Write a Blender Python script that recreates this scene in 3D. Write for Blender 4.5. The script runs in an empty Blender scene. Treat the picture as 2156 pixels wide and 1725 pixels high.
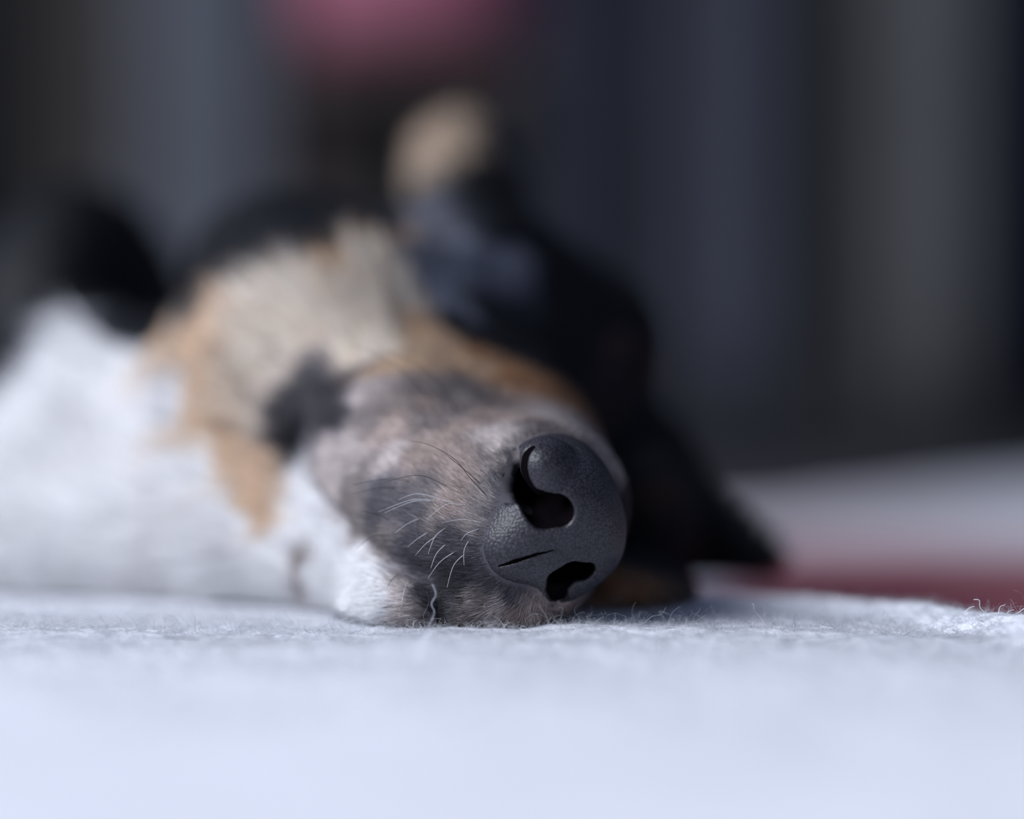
import bpy, math, random
import numpy as np
from mathutils import Vector

random.seed(4); rng = np.random.default_rng(7)
S = bpy.context.scene
COL = S.collection
# ------------------------------------------------------------------ camera, world, light, exposure
D = 0.35                  # camera to nose (m)
SW = 0.168                # width of the frame at the nose (m)
PX = SW / 2156.0
H = (1335 - 862.5) * PX   # lens height above the blanket
cam_d = bpy.data.cameras.new('camera'); cam = bpy.data.objects.new('camera', cam_d); COL.objects.link(cam)
cam.location = (0, -D, H); cam.rotation_euler = (math.pi/2, 0, 0)
cam_d.sensor_width = 36; cam_d.sensor_fit = 'HORIZONTAL'; cam_d.lens = 36 * D / SW
cam_d.clip_start = 0.01; cam_d.clip_end = 60
cam_d.dof.use_dof = True; cam_d.dof.focus_distance = D + 0.0005; cam_d.dof.aperture_fstop = 3.0
S.camera = cam
S.view_settings.view_transform = 'Standard'; S.view_settings.look = 'None'
S.view_settings.gamma = 1; S.view_settings.use_curve_mapping = False
S.view_settings.exposure = 0.54

world = bpy.data.worlds.new('world'); S.world = world; world.use_nodes = True
bg = world.node_tree.nodes['Background']
bg.inputs[0].default_value = (0.50, 0.62, 1.0, 1); bg.inputs[1].default_value = 0.12

def area(name, loc, target, size, size_y, power, color):
    l = bpy.data.lights.new(name, 'AREA'); l.shape = 'RECTANGLE'; l.size = size; l.size_y = size_y
    l.energy = power; l.color = color
    o = bpy.data.objects.new(name, l); COL.objects.link(o); o.location = loc
    o.rotation_euler = (Vector(target) - Vector(loc)).to_track_quat('-Z', 'Y').to_euler()
    return o
area('window_light', (-1.55, -0.72, 1.22), (0, 0.0, 0), 1.3, 1.1, 50, (0.87, 0.905, 1.0))

# ------------------------------------------------------------------ helpers
def P(u, v, z):
    """world point on the sight line of pixel (u,v) at depth z (m) behind the nose"""
    k = PX * (D + z) / D
    return np.array([(u - 1078.0) * k, z, H + (862.5 - v) * k])
def V3(*a): return np.array(a, float)
def nrm(a):
    a = np.asarray(a, float); return a / (np.linalg.norm(a, axis=-1, keepdims=True) + 1e-12)
def hash3(i, j, k, s):
    h = (i.astype(np.int64)*374761393 + j.astype(np.int64)*668265263 + k.astype(np.int64)*2147483647 + s*974634777) & 0xFFFFFFFF
    h = ((h ^ (h >> 13)) * 1274126177) & 0xFFFFFFFF
    h = ((h ^ (h >> 15)) * 2246822519) & 0xFFFFFFFF
    return ((h ^ (h >> 16)) & 0xFFFFFF) / float(0xFFFFFF)
def vnoise(p, scale, seed=0):
    """value noise in -1..1, feature size = scale"""
    q = p / scale; f0 = np.floor(q); f = q - f0; f = f*f*(3-2*f); i = f0.astype(np.int64); r = 0
    for a in (0, 1):
        for b in (0, 1):
            for c in (0, 1):
                w = (f[:,0] if a else 1-f[:,0]) * (f[:,1] if b else 1-f[:,1]) * (f[:,2] if c else 1-f[:,2])
                r = r + w * hash3(i[:,0]+a, i[:,1]+b, i[:,2]+c, seed)
    return r*2-1
def worley(p, cell, seed=0):
    q = p / cell; i0 = np.floor(q).astype(np.int64); f1 = np.full(len(p), 9.); f2 = f1.copy()
    for a in (-1,0,1):
        for b in (-1,0,1):
            for c in (-1,0,1):
                i = i0 + np.array([a,b,c])
                pt = i + np.stack([hash3(i[:,0],i[:,1],i[:,2],seed+t) for t in (1,2,3)], 1)
                d = np.linalg.norm(pt - q, axis=1)
                f2 = np.where(d < f1, f1, np.minimum(f2, d)); f1 = np.minimum(f1, d)
    return f1, f2
def smin(a, b, k):
    h = np.clip(0.5 + 0.5*(b-a)/k, 0, 1); return b*(1-h) + a*h - k*h*(1-h)
def smax(a, b, k): return -smin(-a, -b, k)
def ell(p, c, r, R=None):
    q = p - c
    if R is not None: q = q @ R.T
    r = np.asarray(r, float)
    k0 = np.linalg.norm(q/r, axis=1); k1 = np.linalg.norm(q/(r*r), axis=1) + 1e-9
    return k0*(k0-1)/k1
def cap(p, a, b, ra, rb):
    ba = b-a; h = np.clip(((p-a) @ ba) / (ba @ ba), 0, 1)
    return np.linalg.norm(p - a - h[:,None]*ba, axis=1) - (ra + (rb-ra)*h)
def chain(p, pts, rs):
    d = None
    for i in range(len(pts)-1):
        e = cap(p, pts[i], pts[i+1], rs[i], rs[i+1]); d = e if d is None else np.minimum(d, e)
    return d
def grad(f, p, e=2e-4):
    g = np.empty_like(p)
    for i in range(3):
        o = np.zeros(3); o[i] = e; g[:,i] = f(p+o) - f(p-o)
    return nrm(g)
def surface_nets(f, lo, hi, h):
    n = np.ceil((np.array(hi)-lo)/h).astype(int)+1
    ax = [lo[i] + h*np.arange(n[i]) for i in range(3)]
    F = np.empty(n, np.float32)
    for i in range(n[0]):
        g = np.stack(np.meshgrid([ax[0][i]], ax[1], ax[2], indexing='ij'), -1).reshape(-1, 3)
        F[i] = f(g).reshape(n[1], n[2])
    s = F < 0
    cell = np.zeros(n-1, np.int8)
    for a in (0,1):
        for b in (0,1):
            for c in (0,1): cell += s[a:n[0]-1+a, b:n[1]-1+b, c:n[2]-1+c]
    act = (cell > 0) & (cell < 8); idx = -np.ones(n-1, np.int64)
    ii = np.argwhere(act); idx[act] = np.arange(len(ii))
    acc = np.zeros((len(ii),3)); cnt = np.zeros(len(ii))
    for d in range(3):
        for a in (0,1):
            for b in (0,1):
                o = [0,0,0]; o[(d+1)%3] = a; o[(d+2)%3] = b
                p0 = ii + o; p1 = p0.copy(); p1[:,d] += 1
                f0 = F[tuple(p0.T)]; f1 = F[tuple(p1.T)]; m = (f0 < 0) != (f1 < 0)
                t = np.where(m, f0/np.where(m, f0-f1, 1), 0); q = p0.astype(float); q[:,d] += t
                acc[m] += q[m]; cnt[m] += 1
    verts = np.array(lo) + h*(acc/cnt[:,None])
    faces = []
    for d in range(3):
        sl0 = [slice(None)]*3; sl1 = [slice(None)]*3; sl0[d] = slice(0,-1); sl1[d] = slice(1,None)
        ch = s[tuple(sl0)] != s[tuple(sl1)]; e = np.argwhere(ch)
        a1, a2 = (d+1)%3, (d+2)%3
        e = e[(e[:,a1]>0)&(e[:,a2]>0)&(e[:,a1]<n[a1]-1)&(e[:,a2]<n[a2]-1)]
        ins = s[tuple(e.T)]; q = []
        for (x, y) in ((0,0),(1,0),(1,1),(0,1)):
            c = e.copy(); c[:,a1] -= 1-x; c[:,a2] -= 1-y; q.append(idx[tuple(c.T)])
        q = np.stack(q, 1); q = np.where(ins[:,None], q, q[:,::-1]); faces.append(q)
    return verts, np.concatenate(faces)
def subdiv(v, f):
    n = len(v); e = np.concatenate([f[:,[i,(i+1)%4]] for i in range(4)]); e.sort(1)
    key = e[:,0]*n + e[:,1]; uk, inv = np.unique(key, return_inverse=True); inv = inv.reshape(4, -1).T
    ev = (v[uk//n] + v[uk%n])/2; fc = v[f].mean(1); m = n+len(uk); c = m+np.arange(len(f)); inv = inv+n
    nf = np.concatenate([np.stack([f[:,i], inv[:,i], c, inv[:,(i+3)%4]], 1) for i in range(4)])
    return np.concatenate([v, ev, fc]), nf
def project(f, v, it=2):
    for _ in range(it):
        g = grad(f, v); v = v - np.clip(f(v), -6e-4, 6e-4)[:,None]*g
    return v
def mesh_obj(name, v, f, mat=None, parent=None, col=None, smooth=True):
    v = np.asarray(v, float); f = np.asarray(f)
    me = bpy.data.meshes.new(name); me.vertices.add(len(v)); me.vertices.foreach_set('co', v.ravel())
    k = f.shape[1]; me.loops.add(f.size); me.loops.foreach_set('vertex_index', f.ravel().astype(np.int32))
    me.polygons.add(len(f)); me.polygons.foreach_set('loop_start', np.arange(0, f.size, k, dtype=np.int32))
    me.update(calc_edges=True)
    me.polygons.foreach_set('use_smooth', np.full(len(f), smooth, bool))
    if col is not None:
        a = me.attributes.new('tint', 'FLOAT_COLOR', 'POINT'); a.data.foreach_set('color', np.c_[col, np.ones(len(col))].astype(np.float32).ravel())
    if mat: me.materials.append(mat)
    o = bpy.data.objects.new(name, me); COL.objects.link(o)
    if parent: o.parent = parent
    return o
def tag(o, label=None, cat=None, group=None, kind=None):
    if label: o['label'] = label
    if cat: o['category'] = cat
    if group: o['group'] = group
    if kind: o['kind'] = kind
    return o
def strands(name, pts, rad, mat, parent, tint, nor):
    """pts (N,K,3); rad (N,K); tint (N,3) coat colour of each hair; nor (N,3) skin normal"""
    N, K = pts.shape[:2]
    hc = bpy.data.hair_curves.new(name); hc.add_curves([K]*N)
    hc.attributes['position'].data.foreach_set('vector', pts.astype(np.float32).ravel())
    a = hc.attributes.get('radius') or hc.attributes.new('radius', 'FLOAT', 'POINT')
    a.data.foreach_set('value', rad.astype(np.float32).ravel())
    a = hc.attributes.new('tint', 'FLOAT_COLOR', 'CURVE'); a.data.foreach_set('color', np.c_[tint, np.ones(N)].astype(np.float32).ravel())
    a = hc.attributes.new('skin_normal', 'FLOAT_VECTOR', 'CURVE'); a.data.foreach_set('vector', nor.astype(np.float32).ravel())
    hc.materials.append(mat)
    o = bpy.data.objects.new(name, hc); COL.objects.link(o)
    if parent: o.parent = parent
    o['kind'] = 'stuff'
    return o
def tube(name, pts, r0, r1, mat, parent, sides=5):
    """a thin tapering tube through a smoothed polyline"""
    pts = np.array(pts); n = 14; t = np.linspace(0, len(pts)-1, n); out = []
    for x in t:
        i = min(int(x), len(pts)-2); u = x-i
        p0 = pts[max(i-1,0)]; p1 = pts[i]; p2 = pts[i+1]; p3 = pts[min(i+2,len(pts)-1)]
        out.append(0.5*((2*p1)+(-p0+p2)*u+(2*p0-5*p1+4*p2-p3)*u*u+(-p0+3*p1-3*p2+p3)*u**3))
    c = np.array(out); tg = nrm(np.gradient(c, axis=0)); up = V3(0.1,1,0.2)
    a = nrm(np.cross(tg, up)); b = np.cross(tg, a); v = []
    for i in range(n):
        r = r0 + (r1-r0)*i/(n-1)
        for k in range(sides):
            w = 2*math.pi*k/sides; v.append(c[i] + r*(math.cos(w)*a[i]+math.sin(w)*b[i]))
    f = [[i*sides+k, i*sides+(k+1)%sides, (i+1)*sides+(k+1)%sides, (i+1)*sides+k] for i in range(n-1) for k in range(sides)]
    return mesh_obj(name, v, f, mat, parent)

# ------------------------------------------------------------------ materials
def mat(name, color=(.5,.5,.5), rough=.8, spec=.3, sheen=0):
    m = bpy.data.materials.new(name); m.use_nodes = True; b = m.node_tree.nodes['Principled BSDF']
    b.inputs['Base Color'].default_value = (*color, 1); b.inputs['Roughness'].default_value = rough
    b.inputs['Specular IOR Level'].default_value = spec
    if sheen: b.inputs['Sheen Weight'].default_value = sheen
    return m
def noisy(m, amount=.25, scale=40, detail=4, bump=0, bscale=None):
    """vary the base colour and relief with procedural noise"""
    nt = m.node_tree; b = nt.nodes['Principled BSDF']; c = list(b.inputs['Base Color'].default_value)
    tc = nt.nodes.new('ShaderNodeTexCoord'); n = nt.nodes.new('ShaderNodeTexNoise')
    n.inputs['Scale'].default_value = scale; n.inputs['Detail'].default_value = detail
    nt.links.new(tc.outputs['Object'], n.inputs['Vector'])
    r = nt.nodes.new('ShaderNodeValToRGB'); r.color_ramp.elements[0].position = .3; r.color_ramp.elements[1].position = .7
    r.color_ramp.elements[0].color = (*[x*(1-amount) for x in c[:3]], 1); r.color_ramp.elements[1].color = (*[min(1, x*(1+amount)) for x in c[:3]], 1)
    nt.links.new(n.outputs['Fac'], r.inputs['Fac']); nt.links.new(r.outputs[0], b.inputs['Base Color'])
    if bump:
        n2 = nt.nodes.new('ShaderNodeTexNoise'); n2.inputs['Scale'].default_value = bscale or scale*4; n2.inputs['Detail'].default_value = 6
        nt.links.new(tc.outputs['Object'], n2.inputs['Vector'])
        bp = nt.nodes.new('ShaderNodeBump'); bp.inputs['Strength'].default_value = bump; bp.inputs['Distance'].default_value = .002
        nt.links.new(n2.outputs['Fac'], bp.inputs['Height']); nt.links.new(bp.outputs[0], b.inputs['Normal'])
    return m
def tint_mat(name, rough=.8, spec=.2):
    m = mat(name, rough=rough, spec=spec); nt = m.node_tree
    a = nt.nodes.new('ShaderNodeAttribute'); a.attribute_name = 'tint'
    nt.links.new(a.outputs['Color'], nt.nodes['Principled BSDF'].inputs['Base Color'])
    return m
def hair_mat(name, rough=.5, spec=.25):
    m = tint_mat(name, rough, spec); nt = m.node_tree
    a = nt.nodes.new('ShaderNodeAttribute'); a.attribute_name = 'skin_normal'
    nt.links.new(a.outputs['Vector'], nt.nodes['Principled BSDF'].inputs['Normal'])
    return m
M_skin = tint_mat('dog_skin', .75, .15)
M_fur = hair_mat('dog_fur', .55, .25)
M_fuzz = hair_mat('wool_fuzz', .9, .1)
_n = M_fuzz.node_tree; _t = _n.nodes.new('ShaderNodeBsdfTranslucent'); _m = _n.nodes.new('ShaderNodeMixShader'); _m.inputs[0].default_value = .45
_a = [x for x in _n.nodes if x.type == 'ATTRIBUTE' and x.attribute_name == 'tint'][0]
_n.links.new(_a.outputs['Color'], _t.inputs['Color']); _n.links.new(_n.nodes['Principled BSDF'].outputs[0], _m.inputs[1]); _n.links.new(_t.outputs[0], _m.inputs[2])
_n.links.new(_m.outputs[0], _n.nodes['Material Output'].inputs['Surface'])

# ------------------------------------------------------------------ room
def quad_box(lo, hi):
    x0,y0,z0 = lo; x1,y1,z1 = hi
    v = [(x0,y0,z0),(x1,y0,z0),(x1,y1,z0),(x0,y1,z0),(x0,y0,z1),(x1,y0,z1),(x1,y1,z1),(x0,y1,z1)]
    f = [(0,3,2,1),(4,5,6,7),(0,1,5,4),(1,2,6,5),(2,3,7,6),(3,0,4,7)]
    return v, f
def box(name, lo, hi, m, parent=None, bevel=0):
    v, f = quad_box(lo, hi); o = mesh_obj(name, v, f, m, parent, smooth=False)
    if bevel:
        b = o.modifiers.new('b', 'BEVEL'); b.width = bevel; b.segments = 3
    return o
YW = 3.0                                                     # back wall
FZ = -0.022                                                  # floor under the blanket
M_floor = noisy(mat('floor_carpet', (.075,.072,.078), .95, .1), .2, 8, bump=.3, bscale=300)
M_wall = noisy(mat('wall_paint', (.05,.049,.05), .9, .2), .1, 3)
tag(box('floor', (-2.6,-2.2,FZ-.05), (2.6,YW+.1,FZ), M_floor), kind='structure')
tag(box('wall_back', (-2.6,YW,FZ), (2.6,YW+.1,2.4), M_wall), kind='structure')
tag(box('baseboard_back', (-2.6,YW-.02,FZ), (2.6,YW,FZ+.07), noisy(mat('baseboard_paint', (.06,.06,.065), .6), .1, 5)), kind='structure')

def curtain(u0, u1, y, color, label, folds, top=2.1, bottom=.03):
    """a hanging length of cloth with rounded pleats"""
    k = PX*(D+y)/D; x0 = (u0-1078)*k; x1 = (u1-1078)*k; n = folds*14; rows = 16; v = []
    for j in range(rows+1):
        z = bottom + (top-bottom)*j/rows
        for i in range(n+1):
            t = i/n; x = x0 + (x1-x0)*t; a = t*folds*2*math.pi
            v.append((x + .004*math.sin(a*.5+j*.2), y + .012*math.sin(a) + .004*math.sin(a*2.1+j*.3), z))
    f = [(j*(n+1)+i, j*(n+1)+i+1, (j+1)*(n+1)+i+1, (j+1)*(n+1)+i) for j in range(rows) for i in range(n)]
    m = noisy(mat('curtain_cloth', color, .9, .1), .12, 5, bump=.2, bscale=400)
    o = mesh_obj('curtain', v, f, m); s = o.modifiers.new('s', 'SOLIDIFY'); s.thickness = .003
    tag(o, label, 'curtain', 'curtain lengths hanging along the back wall')
    h = []
    for z0, z1, t in ((bottom-.004, bottom+.03, .006),): h = quad_box((x0,y-.016,z0),(x1,y-.010,z1))
    return o
YC = YW - .06

# ------------------------------------------------------------------ blanket: a white fleece throw with a red stripe
def smooth(a, b, x):
    t = np.clip((x-a)/(b-a), 0, 1); return t*t*(3-2*t)
crest = np.array([P(2700,1312,-.03)[:2], P(2156,1297,.0)[:2], P(1850,1245,.035)[:2], P(1400,1195,.085)[:2], P(900,1180,.12)[:2], P(-500,1180,.16)[:2]])
def crest_y(x):
    o = np.argsort(crest[:,0]); return np.interp(x, crest[o,0], crest[o,1])
def blanket_z(x, y):
    p = np.c_[x, y, np.zeros_like(x)]
    z = .0008*vnoise(p, .045, 3) + .0005*vnoise(p, .012, 4) + .003*vnoise(p, .25, 5)*smooth(.15,.6,y)*smooth(.06,.2,x)
    cy = crest_y(x); r = smooth(.03, .10, x)
    z += r*.0042*np.exp(-((y-cy+.004)/.016)**2)
    z -= smooth(.0, .035, y-cy)*.011*smooth(.0,.06,x)
    z -= .0035*smooth(-.10, -.30, y)
    return z
bx0, bx1, by0, by1 = -.95, 1.05, -.42, 1.02
xs = np.concatenate([np.linspace(bx0,-.14,60,endpoint=False), np.linspace(-.14,.14,330,endpoint=False), np.linspace(.14,bx1,60)])
ys = np.concatenate([np.linspace(by0,-.07,60,endpoint=False), np.linspace(-.07,.12,230,endpoint=False), np.linspace(.12,by1,110)])
X, Y = np.meshgrid(xs, ys); X = X.ravel(); Y = Y.ravel(); Y = np.where(Y > .12, .12 + (Y-.12)*(.50+.5*smooth(.02,.45,X)), Y); Z = blanket_z(X, Y)
pp = np.c_[X, Y, np.zeros_like(X)]
near = (np.abs(X) < .16) & (Y > -.09) & (Y < .14)
Z += np.where(near, (.00022*vnoise(pp, .0022, 8)) + .00016*vnoise(pp, .0011, 9), 0)
def blanket_color(x, y):
    p = np.c_[x, y, np.zeros_like(x)]; w = .006*vnoise(p, .05, 11)
    cy = crest_y(x)
    r = smooth(.000, .012, y-cy+w)*(1-smooth(.34, .46, y+w*3))*smooth(.045,.065,x+w)
    r2 = smooth(.34,.46,y)*(1-smooth(.80,.95,y))*.28*(1-smooth(.14,.30,x))*smooth(.05,.09,x)
    base = np.array([.78,.80,.86])*(1+.05*vnoise(p, .02, 12)[:,None])
    red = np.array([.22,.018,.04])
    t = np.clip(r+r2,0,1)[:,None]
    return base*(1-t) + red*t
nx, ny = len(xs), len(ys)
gi = np.arange(nx*ny).reshape(ny, nx)
bf = np.stack([gi[:-1,:-1], gi[:-1,1:], gi[1:,1:], gi[1:,:-1]], -1).reshape(-1, 4)
M_blanket = tint_mat('fleece', .95, .1); M_blanket.node_tree.nodes['Principled BSDF'].inputs['Sheen Weight'].default_value = .2
nt = M_blanket.node_tree; tc = nt.nodes.new('ShaderNodeTexCoord'); nn = nt.nodes.new('ShaderNodeTexNoise')
nn.inputs['Scale'].default_value = 900; nn.inputs['Detail'].default_value = 5; nt.links.new(tc.outputs['Object'], nn.inputs['Vector'])
bp = nt.nodes.new('ShaderNodeBump'); bp.inputs['Strength'].default_value = .5; bp.inputs['Distance'].default_value = .0006
nt.links.new(nn.outputs['Fac'], bp.inputs['Height']); nt.links.new(bp.outputs[0], nt.nodes['Principled BSDF'].inputs['Normal'])
blanket = mesh_obj('blanket', np.c_[X,Y,Z], bf, M_blanket, col=blanket_color(X,Y))
sm = blanket.modifiers.new('s', 'SOLIDIFY'); sm.thickness = .002; sm.offset = -1
tag(blanket, 'white fleece blanket with a red stripe, spread under the sleeping dog', 'blanket')

def blanket_fuzz(n, x0, x1, y0, y1, L, r, curl, seed):
    g = np.random.default_rng(seed)
    x = g.uniform(x0,x1,n)*g.uniform(.75,1.2,n); y = g.triangular(y0,(y0+y1)/2,y1,n); z = blanket_z(x,y)
    a = g.uniform(0,2*math.pi,n); up = g.uniform(.05,.7,n); l = L*g.uniform(.4,1.4,n); K = 6
    pts = np.zeros((n,K,3)); pts[:,0] = np.c_[x,y,z-.0002]
    d = np.c_[np.cos(a), np.sin(a), up]
    for k in range(1,K):
        d = nrm(d + curl*g.normal(size=(n,3))*np.array([1,1,.6])); d[:,2] -= .10*k/K
        pts[:,k] = pts[:,k-1] + d*(l/(K-1))[:,None]
    zb = blanket_z(pts[:,1:,0].ravel(), pts[:,1:,1].ravel()).reshape(n,K-1)
    pts[:,1:,2] = np.maximum(pts[:,1:,2], zb+.00002)
    rad = r*np.linspace(1,.5,K)[None]*g.uniform(.6,1.3,n)[:,None]
    t = blanket_color(x,y)*g.uniform(1.0,1.22,n)[:,None]*np.where(g.random(n)<.03, .3, 1)[:,None]
    nor = nrm(np.c_[.25*g.normal(size=n), .25*g.normal(size=n), np.ones(n)])
    return pts, rad, np.clip(t,0,.95), nor
parts = [blanket_fuzz(1500, -.12,.13,-.020,.030,.0062,.000022,.55,5), blanket_fuzz(5000, -.12,.13,-.030,.040,.0040,.00002,.55,6), blanket_fuzz(62000, -.12,.13,-.05,.06,.0022,.00002,.45,1),
         blanket_fuzz(14000, -.14,.16,-.12,.02,.0024,.000035,.4,2),
         blanket_fuzz(16000, -.16,.22,-.02,.20,.0026,.00004,.4,3)]
strands('fuzz', *[np.concatenate([q[i] for q in parts]) for i in range(2)], M_fuzz, blanket, *[np.concatenate([q[i] for q in parts]) for i in (2,3)])

# ------------------------------------------------------------------ the dog
F = nrm(V3(.22,-.88,-.42)); Dd = V3(.95,0,.31); Dd = nrm(Dd - F*(Dd@F)); Ld = np.cross(F, Dd)
if Ld[2] < 0: Ld = -Ld
RN = np.stack([Dd, Ld, F])                       # rows: dorsal, side, forward of the nose
NC = P(1168,1108,.006)
def N(a, l, f): return NC + (a*Dd + l*Ld + f*F)*.001     # mm in the nose's own frame
def sup(q, c, r, n):
    x = np.abs((q-c)/r); k = (x**n).sum(1)**(1/n); return (k-1)*min(r)
# (nose frame: a towards the forehead, l towards the side that faces up, f forward)
EYE_POS = V3(0,-D,H)
def hit(uv, f, far=.5):
    """where the sight line of each pixel first meets the surface (used to place nostrils, lips, coat patches, whiskers)"""
    uv = np.array(uv, float); a = np.array([P(u,v,0) for u,v in uv]); dr = nrm(a - EYE_POS); t = np.full(len(uv), .25)
    for _ in range(90): t += np.clip(f(EYE_POS + dr*t[:,None]), -.01, .02)*.7
    return EYE_POS + dr*np.minimum(t, D+far)[:,None]
def nose_base(p):
    q = ((p - NC) @ RN.T)*1000
    d = sup(q, V3(1.6,0,-3.5), V3(10.6,13.2,12.4), 2.3)
    d = smin(d, sup(q, V3(-6.5,0,.2), V3(7.6,7.0,8.2), 2.1), 4)
    d = smin(d, ell(q, V3(-3.0,-7.6,-.6), V3(7.5,5.6,7.5)), 3)
    return d*.001
def on_nose(uv, f=nose_base):
    return ((hit(uv, f) - NC) @ RN.T)*1000
LOBES = [on_nose([(1152,994)])[0], on_nose([(1224,1258)])[0]+V3(0,1.0,0)]
LR = [V3(5.0,4.2,4.9), V3(4.6,3.6,4.4)]
def nose_winged(p):
    q = ((p - NC) @ RN.T)*1000
    d = nose_base(p)*1000
    for c, rr in zip(LOBES, LR): d = smin(d, ell(q, c+V3(0,0,-3.2), rr), 1.6)
    return d*.001
HOLES = [(on_nose([(1178,1080),(1145,1077),(1128,1064),(1112,1044),(1101,1014),(1098,984),(1106,958),(1120,944)], nose_winged), [2.3,2.7,2.2,1.7,1.5,1.3,1.0,.6]),
         (on_nose([(1232,1206),(1205,1208),(1184,1222),(1174,1245),(1176,1266)], nose_winged), [1.7,2.0,2.3,1.9,1.3])]
RECESS = on_nose([(1084,1012)])[0]
RECESS2 = on_nose([(1078,972)])[0]
GRO = on_nose([(1175,1157),(1130,1168),(1085,1183),(1052,1193)])
def nose_holes(q):
    o = None
    for pts_, rr in HOLES:
        h = smin(chain(q, list(pts_), rr), chain(q, [pts_[0]+V3(0,0,3), pts_[0]-V3(0,0,13)], [rr[0], rr[0]*1.15]), .6)
        h = smin(h, chain(q, [pts_[1]+V3(0,0,3), pts_[1]-V3(0,0,13)], [rr[1], rr[1]*1.15]), .8)
        h = smin(h, chain(q, [pts_[2]+V3(0,0,2), pts_[2]-V3(0,0,6)], [rr[2]*.9, rr[2]*.9]), .8)
        o = h if o is None else np.minimum(o, h)
    return o
def sdf_nose(p):
    q = ((p - NC) @ RN.T)*1000
    d = smax(nose_winged(p)*1000, -nose_holes(q), .7)
    d = smax(d, -ell(q, RECESS, V3(2.3,4.4,2.0)), 2.4)
    d = smax(d, -ell(q, RECESS2, V3(2.2,4.0,3.0)), 1.6)                       # recess on the outer side of the wing
    d = smin(d, ell(q, LOBES[0]+V3(.1,.2,-2.0), V3(4.0,3.9,4.2)), .5)
    d = smin(d, ell(q, LOBES[0]+V3(-.2,-1.5,-.6), V3(3.2,2.8,3.2)), .9)     # lobes curling into the nostrils
    d = smin(d, ell(q, LOBES[1]+V3(.2,.6,-.6), V3(2.8,2.3,3.0)), .9)
    d = smax(d, -chain(q, GRO-V3(0,0,.15), [.04,.22,.34,.12]), .2)
    return d*.001

# head and trunk
_gx = np.linspace(-.45,.30,376); _gy = np.linspace(-.05,.75,401)
_GX, _GY = np.meshgrid(_gx, _gy, indexing='ij'); _GZ = blanket_z(_GX.ravel(), _GY.ravel()).reshape(_GX.shape)
def bz_fast(p):
    fx = np.clip((p[:,0]+.45)/.002, 0, 374.99); fy = np.clip((p[:,1]+.05)/.002, 0, 399.99); i = fx.astype(int); j = fy.astype(int); u = fx-i; w = fy-j
    return (_GZ[i,j]*(1-u)+_GZ[i+1,j]*u)*(1-w) + (_GZ[i,j+1]*(1-u)+_GZ[i+1,j+1]*u)*w
def body_parts(p):
    d = ell(p, P(1095,1092,.0170), V3(.0148,.0153,.0150))                        # round the nose
    d = smin(d, ell(p, P(1035,1150,.0135), V3(.0095,.0110,.0120)), .005)
    d = smin(d, ell(p, P(965,1115,.022), V3(.0175,.018,.0180)), .007)            # upper lip, side that faces up
    d = smin(d, ell(p, P(1052,1225,.018), V3(.0135,.014,.0085)), .006)           # upper lip, side on the blanket
    d = smin(d, cap(p, P(1160,1060,.024), P(1020,915,.085), .0125,.0200), .010)   # bridge
    d = smin(d, ell(p, P(870,985,.050), V3(.0190,.028,.020)), .013)              # side of muzzle
    d = smin(d, cap(p, P(805,1235,.034), P(560,1090,.085), .0080,.019), .006)    # lower jaw
    d = smin(d, ell(p, P(700,800,.100), V3(.036,.040,.032)), .020)               # cheek
    d = smin(d, ell(p, P(890,800,.135), V3(.040,.045,.038)), .016)               # skull
    d = smin(d, ell(p, P(1135,870,.135), V3(.024,.036,.038)), .014)              # forehead
    d = smin(d, ell(p, P(1000,565,.112), V3(.017,.016,.014)), .010)              # brow
    d = smin(d, ell(p, P(1290,720,.128), V3(.010,.012,.012)), .010)              # other brow
    d = smin(d, ell(p, P(590,590,.140), V3(.020,.030,.019)), .018)               # neck behind cheek
    d = smin(d, ell(p, P(1015,1292,.012), V3(.0135,.011,.0050)), .005)           # lower lip resting on the blanket
    d = smin(d, ell(p, P(855,1285,.018), V3(.0100,.011,.0055)), .010)            # chin
    d = smin(d, ell(p, P(1335,1120,.10), V3(.013,.02,.017)), .008)
    # upper ear, half pricked
    d = smin(d, chain(p, [P(990,455,.165), P(975,360,.180), P(978,300,.190)], [.014,.0125,.007]), .008)
    # ear on the blanket
    d = smin(d, chain(p, [P(1330,1010,.125), P(1440,1110,.115), P(1625,1178,.105)], [.016,.0100,.0025]), .008)
    d = smin(d, ell(p, P(1280,1262,.058), V3(.017,.026,.0085)), .008)             # far cheek on the blanket
    # white throat and chest
    d = smin(d, ell(p, P(300,1040,.125), V3(.034,.040,.036)), .014)
    d = smin(d, cap(p, P(480,1120,.105), P(170,800,.150), .022,.018), .014)
    d = smin(d, cap(p, P(110,1165,.095), P(540,1190,.070), .018,.013), .014)
    d = smin(d, ell(p, P(30,1010,.150), V3(.020,.035,.030)), .012)
    # black shoulder and trunk behind
    d = smin(d, ell(p, P(180,760,.230), V3(.028,.05,.046)), .020)
    d = smin(d, cap(p, P(-200,790,.28), P(-1100,820,.36), .056,.060), .030)
    d = smin(d, cap(p, P(-1000,800,.40), P(-900,900,.62), .060,.045), .030)
    return d
def sdf_body(p):
    d = body_parts(p)
    lip = chain(p, LIP, [.0011]*len(LIP)) if LIP is not None else None
    if lip is not None: d = smax(d, -lip, .0030)
    if EYE is not None: d = smax(d, -chain(p, EYE, [.0008]*len(EYE)), .002)
    d = smin(d, nose_base(p)+.0011, .0040)                                      # the lip swells up to meet the leather
    d = smax(d, -(nose_holes(((p - NC) @ RN.T)*1000)*.001-.0003), .0006)
    return smax(d, -(p[:,2]-bz_fast(p)-.0009), .0015)                                       # pressed flat on the blanket
LIP = None; EYE = None
LIP_ = hit([(938,1322),(925,1262),(905,1215),(850,1190),(775,1150),(705,1080),(655,1000),(628,940),(650,890)], body_parts)
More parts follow.
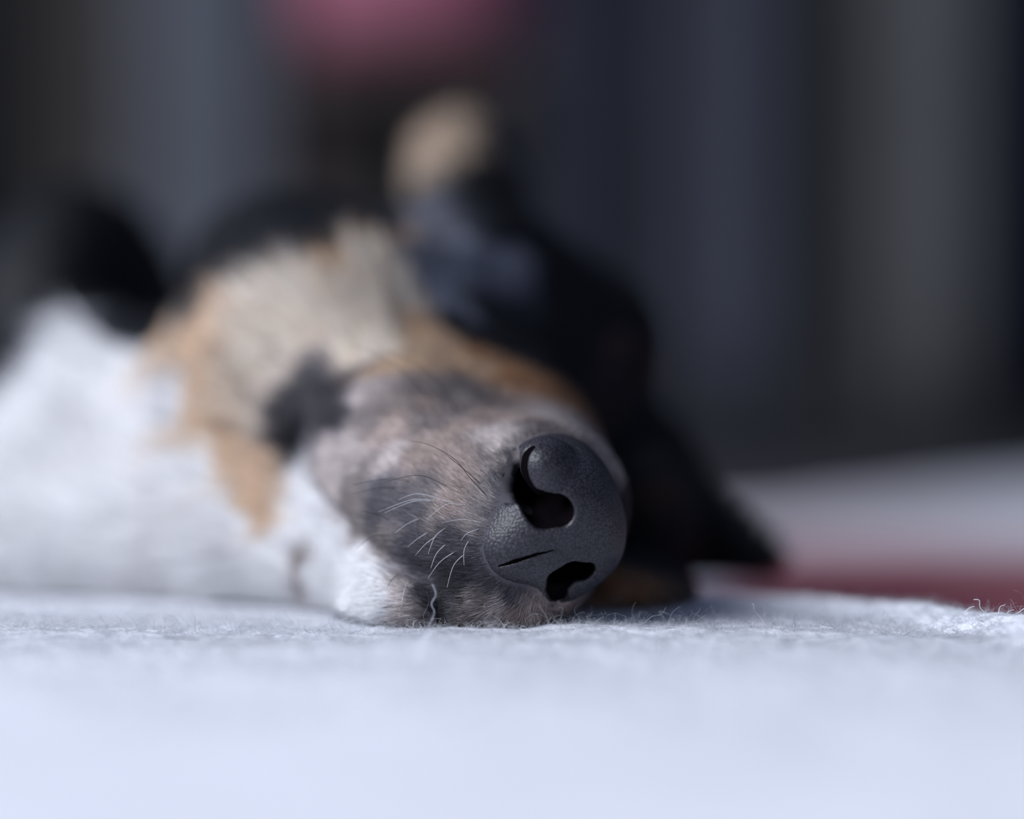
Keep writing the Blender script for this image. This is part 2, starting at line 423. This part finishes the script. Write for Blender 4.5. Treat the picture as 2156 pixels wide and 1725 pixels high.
EYE_ = hit([(1085,520),(1020,570),(950,590),(880,572),(820,560)], body_parts)
LIP = list(LIP_); EYE = list(EYE_)

# coat colours placed on the surface, with the brow's lit sheen painted in
WH=(.80,.80,.83); TAN=(.54,.37,.25); LT=(.82,.68,.56); BR=(.36,.19,.10); BK=(.009,.010,.013); BK_SHEEN=(.13,.14,.18); BK_LIT=(.26,.28,.35)  # last two: black fur lifted to blue-grey, painting the light on the brow
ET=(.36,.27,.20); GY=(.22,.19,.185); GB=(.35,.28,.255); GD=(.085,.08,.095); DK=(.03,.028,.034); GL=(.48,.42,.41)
seeds = [
 (150,700,WH),(100,900,WH),(300,900,WH),(420,1000,WH),(250,1100,WH),(450,1180,WH),(540,1200,WH),(150,1200,WH),(380,850,WH),(260,800,WH),(200,760,WH),(500,1090,WH),(30,960,WH),
 (90,660,BK),(30,600,BK),(0,500,BK),(150,480,BK),(230,400,BK),(250,560,BK),(260,680,BK),(330,700,BK),(190,560,BK),(60,770,BK),
 (330,600,BK),(430,480,BK),(500,440,BK),(600,420,BK),(680,440,BK),(450,540,BK),(300,640,BK),(620,490,BK),(540,500,BK),
 (330,760,TAN),(430,720,TAN),(420,850,TAN),(470,950,TAN),(540,1050,TAN),(580,1090,TAN),(450,670,TAN),(490,640,TAN),
 (540,640,LT),(560,760,LT),(640,605,LT),(710,570,TAN),(790,530,TAN),(860,505,TAN),(760,575,LT),(900,520,BK_SHEEN),(760,640,LT),(650,700,LT),(820,690,LT),(760,740,LT),(880,700,TAN),
 (700,630,LT),(600,620,LT),(540,880,LT),(560,980,TAN),(830,780,TAN),(930,730,TAN),(990,780,TAN),(1080,800,BR),(1150,820,BR),(1020,745,BR),(860,620,LT),
 (590,550,BK),(640,540,BK),(690,525,BK),(540,575,BK),(500,590,BK),(460,620,BK),(740,502,BK),(790,482,BK),(440,590,BK),(800,460,BK),(350,650,BK),(620,480,BK),
 (760,455,BK),(850,420,BK),(950,420,BK),(1050,450,BK),(900,450,BK_SHEEN),(1100,480,BK),(940,560,BK_LIT),(860,565,BK_SHEEN),(1000,540,BK_LIT),(1060,555,BK_LIT),(950,640,BK_LIT),(930,600,BK_LIT),(1030,600,BK_SHEEN),(1030,650,BK),(990,600,BK_LIT),(900,600,BK_LIT),(980,700,BK),
 (1100,700,BK),(1160,760,BK),(1060,740,BK),(1200,600,BK),(1250,700,BK),(1200,800,BK),(1320,800,BK),(1350,900,BK),(1330,950,BK),(1370,1000,BK),(1320,1100,BK),(1350,1150,BK),(1250,830,BK),(1300,860,BK),
 (1290,735,(.10,.06,.055)),(1385,1040,(.06,.03,.025)),(1440,1120,BK),(1550,1150,BK),(1620,1178,BK),(1300,660,BK),
 (650,840,DK),(700,830,DK),(710,880,DK),(620,900,DK),(620,960,BK),(660,880,GD),(690,950,GL),(610,870,DK),
 (780,830,GL),(830,900,GB),(900,850,GB),(960,900,GB),(1050,850,GB),(980,830,GY),(1000,870,GB),(1100,880,GB),(1150,880,GL),(1220,900,GL),(1270,950,GL),(1050,930,GL),(1000,980,GB),(900,960,GB),(820,970,GL),(730,960,GL),(950,1040,GB),
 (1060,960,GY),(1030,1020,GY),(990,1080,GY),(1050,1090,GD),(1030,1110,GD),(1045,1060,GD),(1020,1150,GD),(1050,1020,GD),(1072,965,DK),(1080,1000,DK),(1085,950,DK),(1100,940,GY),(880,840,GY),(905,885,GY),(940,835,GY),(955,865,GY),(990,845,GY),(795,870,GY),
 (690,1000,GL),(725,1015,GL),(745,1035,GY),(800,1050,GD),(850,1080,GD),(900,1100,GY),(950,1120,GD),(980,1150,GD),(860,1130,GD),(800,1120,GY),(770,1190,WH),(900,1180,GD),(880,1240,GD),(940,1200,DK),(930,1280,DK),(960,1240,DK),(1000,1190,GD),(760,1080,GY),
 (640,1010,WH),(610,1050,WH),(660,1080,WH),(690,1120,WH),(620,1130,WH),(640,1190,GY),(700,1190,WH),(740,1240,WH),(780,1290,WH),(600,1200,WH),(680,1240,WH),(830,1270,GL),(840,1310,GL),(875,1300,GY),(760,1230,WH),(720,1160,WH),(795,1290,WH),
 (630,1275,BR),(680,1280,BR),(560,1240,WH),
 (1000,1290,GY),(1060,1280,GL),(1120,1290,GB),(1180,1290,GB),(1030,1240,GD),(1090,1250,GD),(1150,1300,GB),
 (950,290,ET),(955,340,ET),(985,320,ET),(930,320,ET),(960,220,BK),(1050,300,BK),(1010,270,ET),(985,360,BK),
]
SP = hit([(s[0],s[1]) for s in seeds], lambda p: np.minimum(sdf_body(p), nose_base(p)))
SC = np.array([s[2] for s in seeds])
extra = [(P(1300,900,.22), BK), (P(1150,700,.22), BK), (P(700,700,.25), BK), (P(1500,1150,.13), BK), (P(-600,800,.35), BK), (P(-900,1100,.3), WH), (P(-200,800,.35), BK), (P(1200,1250,.06), GB), (P(1330,1130,.07), BK), (P(1290,1250,.04), BR), (P(1340,1265,.05), BR), (P(1340,1190,.05), BK), (P(1280,1190,.05), BK), (P(300,1100,.25), WH)]
SP = np.concatenate([SP, [e[0] for e in extra]]); SC = np.concatenate([SC, [e[1] for e in extra]])
def coat(p, warp=1.0):
    w = np.stack([vnoise(p, .006, 20+i) for i in range(3)], 1)*.0022*warp + np.stack([vnoise(p, .0017, 30+i) for i in range(3)], 1)*.0009*warp
    out = np.empty_like(p); LC = np.log(SC)
    for i in range(0, len(p), 20000):
        q = (p+w)[i:i+20000]; d2 = ((q[:,None,:]-SP[None])**2).sum(-1) + 1e-7
        wt = d2**-2.6; wt /= wt.sum(1, keepdims=True); out[i:i+20000] = np.exp(wt @ LC)
    return out

dog = bpy.data.objects.new('dog', None); COL.objects.link(dog)
tag(dog, 'black, tan and white dog asleep on its side with its nose towards us', 'dog')
lo = P(-1500,1300,.0)*0 + V3(-.36,-.012,-.004)
bv, bfc = surface_nets(sdf_body, V3(-.33,-.014,-.003), V3(.075,.60,.125), .0021)
bv, bfc = subdiv(bv, bfc); bv = project(sdf_body, bv, 2)
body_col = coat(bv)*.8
body = mesh_obj('body', bv, bfc, M_skin, dog, body_col)
print('body', len(bv))

# nose leather
nv, nf = surface_nets(sdf_nose, NC-.0185, NC+.0185, .00030)
nv, nf = subdiv(nv, nf); nv = project(sdf_nose, nv, 2)
q = ((nv-NC)@RN.T)*1000
keep = q[:,2] > -9.5
km = keep[nf].all(1); nf = nf[km]; used = np.unique(nf); rm = -np.ones(len(nv), int); rm[used] = np.arange(len(used)); nf = rm[nf]; nv = nv[used]; q = q[used]
g = grad(sdf_nose, nv)
wp = nv + .00012*np.stack([vnoise(nv, .0006, 60+i) for i in range(3)], 1)
f1, f2 = worley(wp, .00064, 50); e = np.clip((f2-f1)/.24, 0, 1); e = e*e*(3-2*e)
f1b, f2b = worley(wp, .00034, 54); e2 = np.clip((f2b-f1b)/.5, 0, 1)
open_face = smooth(-4, 3, q[:,2])
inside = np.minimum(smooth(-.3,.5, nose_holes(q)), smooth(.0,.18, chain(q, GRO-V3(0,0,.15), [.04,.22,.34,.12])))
nv = nv + g*((e-.6)*.000062 + (e2-.5)*.000018 + .00006*vnoise(nv,.0025,58))[:,None]*(open_face*inside)[:,None]
ncol = np.array([.028,.027,.036])[None]*(.28+.85*e)[:,None]*(.10+.90*inside)[:,None]*(1+.2*vnoise(nv,.004,59))[:,None]  # tint darkened in nostrils and philtrum crease: pigment plus painted shade
wet = smooth(0, 3, -( -q[:,0]-3))[:,None]
M_nose = tint_mat('nose_leather', .45, .4)
nt = M_nose.node_tree; tc = nt.nodes.new('ShaderNodeTexCoord'); nn = nt.nodes.new('ShaderNodeTexNoise'); nn.inputs['Scale'].default_value = 3500
nt.links.new(tc.outputs['Object'], nn.inputs['Vector']); bp = nt.nodes.new('ShaderNodeBump'); bp.inputs['Strength'].default_value = .4; bp.inputs['Distance'].default_value = .00006
nt.links.new(nn.outputs['Fac'], bp.inputs['Height']); nt.links.new(bp.outputs[0], nt.nodes['Principled BSDF'].inputs['Normal'])
nose = mesh_obj('nose', nv, nf, M_nose, dog, ncol)
M_nose_shade = noisy(mat('nose_recess_shade', (.004,.003,.004), 1, 0), .1, 500); nose.data.materials.append(M_nose_shade)  # dark nostril pigment, plus shade painted into nostrils and philtrum crease
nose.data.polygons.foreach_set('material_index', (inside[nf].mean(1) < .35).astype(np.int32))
nose['label'] = 'dark pebbled nose leather with two curled nostrils'
print('nose', len(nv))

# fur: roots scattered over the skin, combed away from the nose
tri = bv[bfc]; cen = tri.mean(1)
ar = np.linalg.norm(np.cross(tri[:,2]-tri[:,0], tri[:,3]-tri[:,1]), axis=1)/2
fn = grad(sdf_body, cen)
view = nrm(EYE_POS - cen); facing = (fn*view).sum(1)
dist_nose = np.linalg.norm(cen - NC, axis=1)
dens = 5.2e7*np.exp(-np.clip(cen[:,1],0,1)/.030) + 2.2e6*np.exp(-cen[:,1]/.15) + 3e5
dens *= np.where(facing > -.15, 1, .12)
nd = nose_base(cen)
dens *= smooth(-.0002, .0008, nd)
dens[cen[:,2] < .0010] = 0
wgt = ar*dens; NH = 350000
pick = rng.choice(len(cen), NH, p=wgt/wgt.sum())
r1 = rng.random((NH,1)); r2 = rng.random((NH,1)); t4 = tri[pick]
root = (t4[:,0]*(1-r1)+t4[:,1]*r1)*(1-r2) + (t4[:,3]*(1-r1)+t4[:,2]*r1)*r2
nor = fn[pick]; dn = dist_nose[pick]; yy = np.clip(root[:,1],0,1)
away = nrm(root - (NC + F*.012)); flow = away + np.c_[-.25*np.ones(NH), .25*np.ones(NH), np.zeros(NH)]
flow += .35*np.stack([vnoise(root, .010, 70+i) for i in range(3)],1) + .30*np.stack([vnoise(root, .0028, 80+i) for i in range(3)],1)
T = nrm(flow - (flow*nor).sum(1,keepdims=True)*nor)
white = smooth(.45,.65,coat(root).mean(1))
HL = .0018 + .0024*smooth(.014,.060,dn) + .0060*white*smooth(.04,.09,dn) + .003*smooth(.13,.20,dn)
HL *= rng.uniform(.6,1.3,NH)
HL *= 1 - .6*smooth(.06,.08,root[:,0])
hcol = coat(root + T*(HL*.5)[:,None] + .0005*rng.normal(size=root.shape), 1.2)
lift = .22 + .18*rng.random(NH) + .25*white
K = 4; pts = np.zeros((NH,K,3)); jit = rng.normal(size=(NH,3))*.10
for k in range(K):
    t = k/(K-1); d = T*t + nor*(lift*(t-.45*t*t))[:,None] + jit*t*t
    pts[:,k] = root + d*HL[:,None]
pts[:,0] -= nor*.0003
pts[:,:,2] = np.maximum(pts[:,:,2], .0008)
rad0 = .000026 + .00010*smooth(.03,.11,yy) + .00013*smooth(.11,.25,yy)
rad = rad0[:,None]*np.array([1,.95,.75,.25])[None]*rng.uniform(.75,1.2,NH)[:,None]
hcol = hcol*np.exp(.30*vnoise(root, .0038, 90)*(1-smooth(.02,.07,yy)) + .18*vnoise(root, .0014, 91))[:,None]*np.exp(rng.normal(size=(NH,1))*.33)
hn = nrm(nor + .16*rng.normal(size=nor.shape))
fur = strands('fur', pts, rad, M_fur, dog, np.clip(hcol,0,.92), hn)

# whiskers: one mesh each
M_wl = noisy(mat('pale_whisker', (.75,.74,.78), .35, .5), .1, 900); M_wd = noisy(mat('dark_whisker', (.02,.02,.024), .35, .5), .1, 900)
wl = [[(955,1060),(883,1040),(838,1053)], [(912,1053),(865,1053),(797,1078)], [(919,1055),(870,1056),(810,1080)],
 [(980,1065),(941,1062),(900,1092)], [(887,1091),(858,1103),(831,1123)], [(1013,1100),(973,1094),(930,1101)], [(905,1119),(880,1134),(858,1152)],
 [(923,1127),(898,1144),(874,1170)], [(941,1110),(916,1130),(901,1168)], [(941,1144),(919,1166),(907,1197)], [(959,1161),(926,1184),(901,1218)],
 [(979,1166),(955,1191),(941,1238)], [(988,1137),(977,1159),(977,1191)], [(1009,1114),(984,1123),(970,1139)],
 [(786,1159),(761,1180),(729,1213)], [(811,1179),(776,1209),(743,1232)], [(808,1188),(783,1224),(761,1241)], [(857,1227),(850,1248),(846,1268)]]
wd = [[(945,1026),(883,1001),(812,1015)], [(867,1015),(818,1008),(743,1021)], [(837,1028),(793,1028),(736,1042)],
 [(1031,1051),(991,1008),(955,965),(901,936),(865,929)], [(1016,1022),(962,976),(930,950)], [(876,896),(833,875),(779,871)],
 [(826,1098),(793,1083),(761,1076)], [(811,1127),(783,1130),(750,1156)], [(844,1205),(826,1220),(813,1240)], [(829,1277),(808,1295),(800,1305)],
 [(910,850),(870,800),(800,750),(740,725)], [(960,870),(930,810),(860,755),(790,735)]]
def whisker(path, m, r0, lift):
    n = len(path); s = hit(path, sdf_body); out = []
    d0 = s[0][1]
    for i,(u,v) in enumerate(path):
        t = i/(n-1); y = min(s[i][1]-.0008, d0) - lift*t
        q = s[0] if i == 0 else P(u, v, min(max(y, s[i][1]-.02), .02)); out.append(V3(q[0], q[1], max(q[2], .004)))
    return tube('whisker', out, r0, r0*.25, m, dog)
for w in wl: whisker(w, M_wl, .00006, .002)['label'] = 'pale whisker'
for w in wd: whisker(w, M_wd, .00008, .003)['label'] = 'dark whisker'

# loose fibres standing up from the blanket
M_thread = noisy(mat('loose_wool', (.70,.71,.78), .7, .2), .1, 600); M_hair = noisy(mat('shed_hair', (.10,.10,.14), .6, .3), .1, 600)
M_drool = noisy(mat('pale_tuft', (.10,.095,.09), .7, .2), .1, 600)
lf = [([(910,1230),(918,1252),(908,1272),(915,1290),(905,1315),(898,1345)], -.006, M_thread, .00008),
 ([(1035,1328),(1043,1336),(1043,1346)], -.002, M_thread, .0001), ([(953,1322),(956,1330),(958,1342)], -.002, M_thread, .0001),
 ([(1118,1324),(1123,1338),(1116,1350)], -.002, M_thread, .0001), ([(1100,1345),(1130,1335),(1155,1343),(1160,1352)], -.001, M_thread, .0001),
 ([(1205,1352),(1213,1336),(1215,1325)], -.003, M_thread, .0001), ([(1240,1325),(1262,1332),(1280,1342),(1330,1345)], .0, M_thread, .0001),
 ([(845,1344),(860,1334),(880,1342),(890,1350)], .0, M_thread, .00012), ([(785,1325),(795,1321),(803,1328)], .0, M_thread, .0001),
 ([(1227,1348),(1240,1362)], -.003, M_thread, .0001), ([(937,1325),(937,1346)], -.001, M_thread, .0001),
 ([(2050,1263),(2062,1264),(2063,1278),(2072,1290),(2074,1300)], .002, M_thread, .0001), ([(2030,1292),(2040,1281),(2052,1277)], .002, M_thread, .0001),
 ([(2102,1292),(2106,1278),(2116,1274)], .002, M_thread, .0001), ([(2128,1300),(2145,1290),(2158,1280)], .0, M_thread, .00014), ([(2110,1300),(2124,1288),(2135,1284)], .001, M_thread, .0001),
 ([(1650,1347),(1690,1341),(1730,1339)], -.001, M_hair, .00008), ([(1838,1345),(1870,1349),(1905,1338),(1930,1326),(1990,1325)], -.001, M_hair, .00008),
 ([(1910,1340),(1980,1344),(2040,1336),(2080,1322),(2156,1312)], -.001, M_hair, .00010), ([(1890,1361),(1960,1356),(2040,1350),(2100,1338)], -.003, M_hair, .00008),
 ([(1850,1318),(1900,1308),(1960,1307)], .004, M_hair, .00008), ([(1208,1268),(1211,1290),(1222,1312),(1233,1335)], .030, M_drool, .0007),
 ([(1150,1352),(1185,1346),(1213,1350),(1250,1344)], -.001, M_thread, .0001), ([(1170,1350),(1182,1338),(1200,1334),(1212,1340)], -.001, M_thread, .0001),
 ([(345,1342),(380,1344),(414,1346)], .001, M_hair, .00014)]
for path, z, m, r in lf:
    pts_ = [P(u, v, z) for u, v in path]; out = []
    for p in pts_:
        zb = float(blanket_z(np.array([p[0]]), np.array([p[1]]))[0])
        if m is M_hair:      # lies on the blanket: slide along the sight line until it touches
            dr = p - EYE_POS; t = (EYE_POS[2] - (zb+.0003))/(-dr[2]); p = EYE_POS + dr*t
        out.append(p)
    o = tube('loose_fibre', out, r*.7, r*.45, m, blanket)
    o['label'] = 'thin dark shed hair' if m is M_hair else 'loose wool fibre'

# ------------------------------------------------------------------ background: curtains, stool, cushion
curtain(-260, 110, YC, (.045,.043,.043), 'near-black curtain length at the left end of the room', 3)
curtain(130, 285, YC, (.16,.145,.135), 'brownish grey curtain length beside the near-black one on the left', 2)
curtain(290, 560, YC, (.25,.265,.30), 'pale blue-grey curtain length left of the stool', 3)
curtain(1120, 1345, YC, (.062,.067,.09), 'dark slate-blue curtain length just right of the stool', 2)
curtain(1430, 1640, YC, (.13,.138,.175), 'slate-blue curtain length in the middle of the right half', 2)
curtain(1840, 2060, YC, (.215,.215,.215), 'light grey curtain length near the right edge of the room', 2)
curtain(2080, 2500, YC, (.004,.006,.022), 'navy black curtain length at the right end of the room', 3)
rod_k = PX*(D+YC)/D
def cyl(name, a, b, r, m, parent=None, n=20, r2=None):
    a = np.array(a,float); b = np.array(b,float); t = nrm(b-a); x = nrm(np.cross(t, V3(.3,.2,1) if abs(t[2])<.9 else V3(1,0,0))); y = np.cross(t,x); v=[]
    for c, rr in ((a,r),(b,r2 or r)):
        for k in range(n):
            w=2*math.pi*k/n; v.append(c+rr*(math.cos(w)*x+math.sin(w)*y))
    me = bpy.data.meshes.new(name); fs=[[k,(k+1)%n,n+(k+1)%n,n+k] for k in range(n)]+[list(range(n))[::-1], list(range(n,2*n))]
    me.from_pydata([tuple(q) for q in v], [], fs); me.materials.append(m)
    for p_ in me.polygons[:n]: p_.use_smooth = True
    o = bpy.data.objects.new(name, me); COL.objects.link(o)
    if parent: o.parent = parent
    return o
M_rod = noisy(mat('rod_metal', (.05,.05,.055), .4, .5), .1, 20)
rod = tag(cyl('curtain_rod', (-2.3,YC,2.12), (2.5,YC,2.12), .014, M_rod), 'dark metal rod carrying the curtain lengths', 'curtain rod')

ys_ = 1.25; k = PX*(D+ys_)/D
sx0, sx1 = (590-1078)*k, (1120-1078)*k; seat_z = H + (862-110)*k
M_wood = noisy(mat('dark_wood', (.035,.025,.022), .6, .4), .3, 12)
stool = bpy.data.objects.new('stool', None); COL.objects.link(stool); stool.location = (0,0,0)
tag(stool, 'low dark wooden stool standing behind the dog under a pink cushion', 'stool')
box('seat', (sx0,ys_,seat_z-.03), (sx1,ys_+.34,seat_z), M_wood, stool, .008)
for x in (sx0+.02, sx1-.03):
    for y in (ys_+.03, ys_+.31): cyl('leg', (x,y,seat_z-.03), (x,y,FZ), .016, M_wood, stool, r2=.012)
for y in (ys_+.03, ys_+.31): cyl('stretcher', (sx0+.02,y,.10), (sx1-.03,y,.10), .008, M_wood, stool)
# cushion
cv = []; n1, n2 = 48, 24; hx = (sx1-sx0)/2*1.02; hy = .17; hz = .075
for j in range(n2+1):
    ph = -math.pi/2 + math.pi*j/n2
    for i in range(n1):
        th = 2*math.pi*i/n1; c, s = math.cos(th), math.sin(th); cp = abs(math.cos(ph))**.45
        rr = (abs(c)**3.2+abs(s)**3.2)**(-1/3.2)
        cv.append(((sx0+sx1)/2 + hx*rr*c*cp, ys_+.17+hy*rr*s*cp, seat_z+hz+hz*math.sin(ph)))
cf = [(j*n1+i, j*n1+(i+1)%n1, (j+1)*n1+(i+1)%n1, (j+1)*n1+i) for j in range(n2) for i in range(n1)]
M_pink = noisy(mat('pink_cotton', (.42,.15,.21), .9, .15), .15, 9, bump=.2, bscale=500)
cush = mesh_obj('cushion', cv, cf, M_pink); tag(cush, 'plump dusty pink cushion lying on the dark stool', 'cushion')
box_p = tube('piping', [( (sx0+sx1)/2+hx*.99*math.cos(a)*(abs(math.cos(a))**3.2+abs(math.sin(a))**3.2)**(-1/3.2), ys_+.17+hy*.99*math.sin(a)*(abs(math.cos(a))**3.2+abs(math.sin(a))**3.2)**(-1/3.2), seat_z+hz) for a in np.linspace(0,2*math.pi,40)], .004,.004, M_pink, cush)
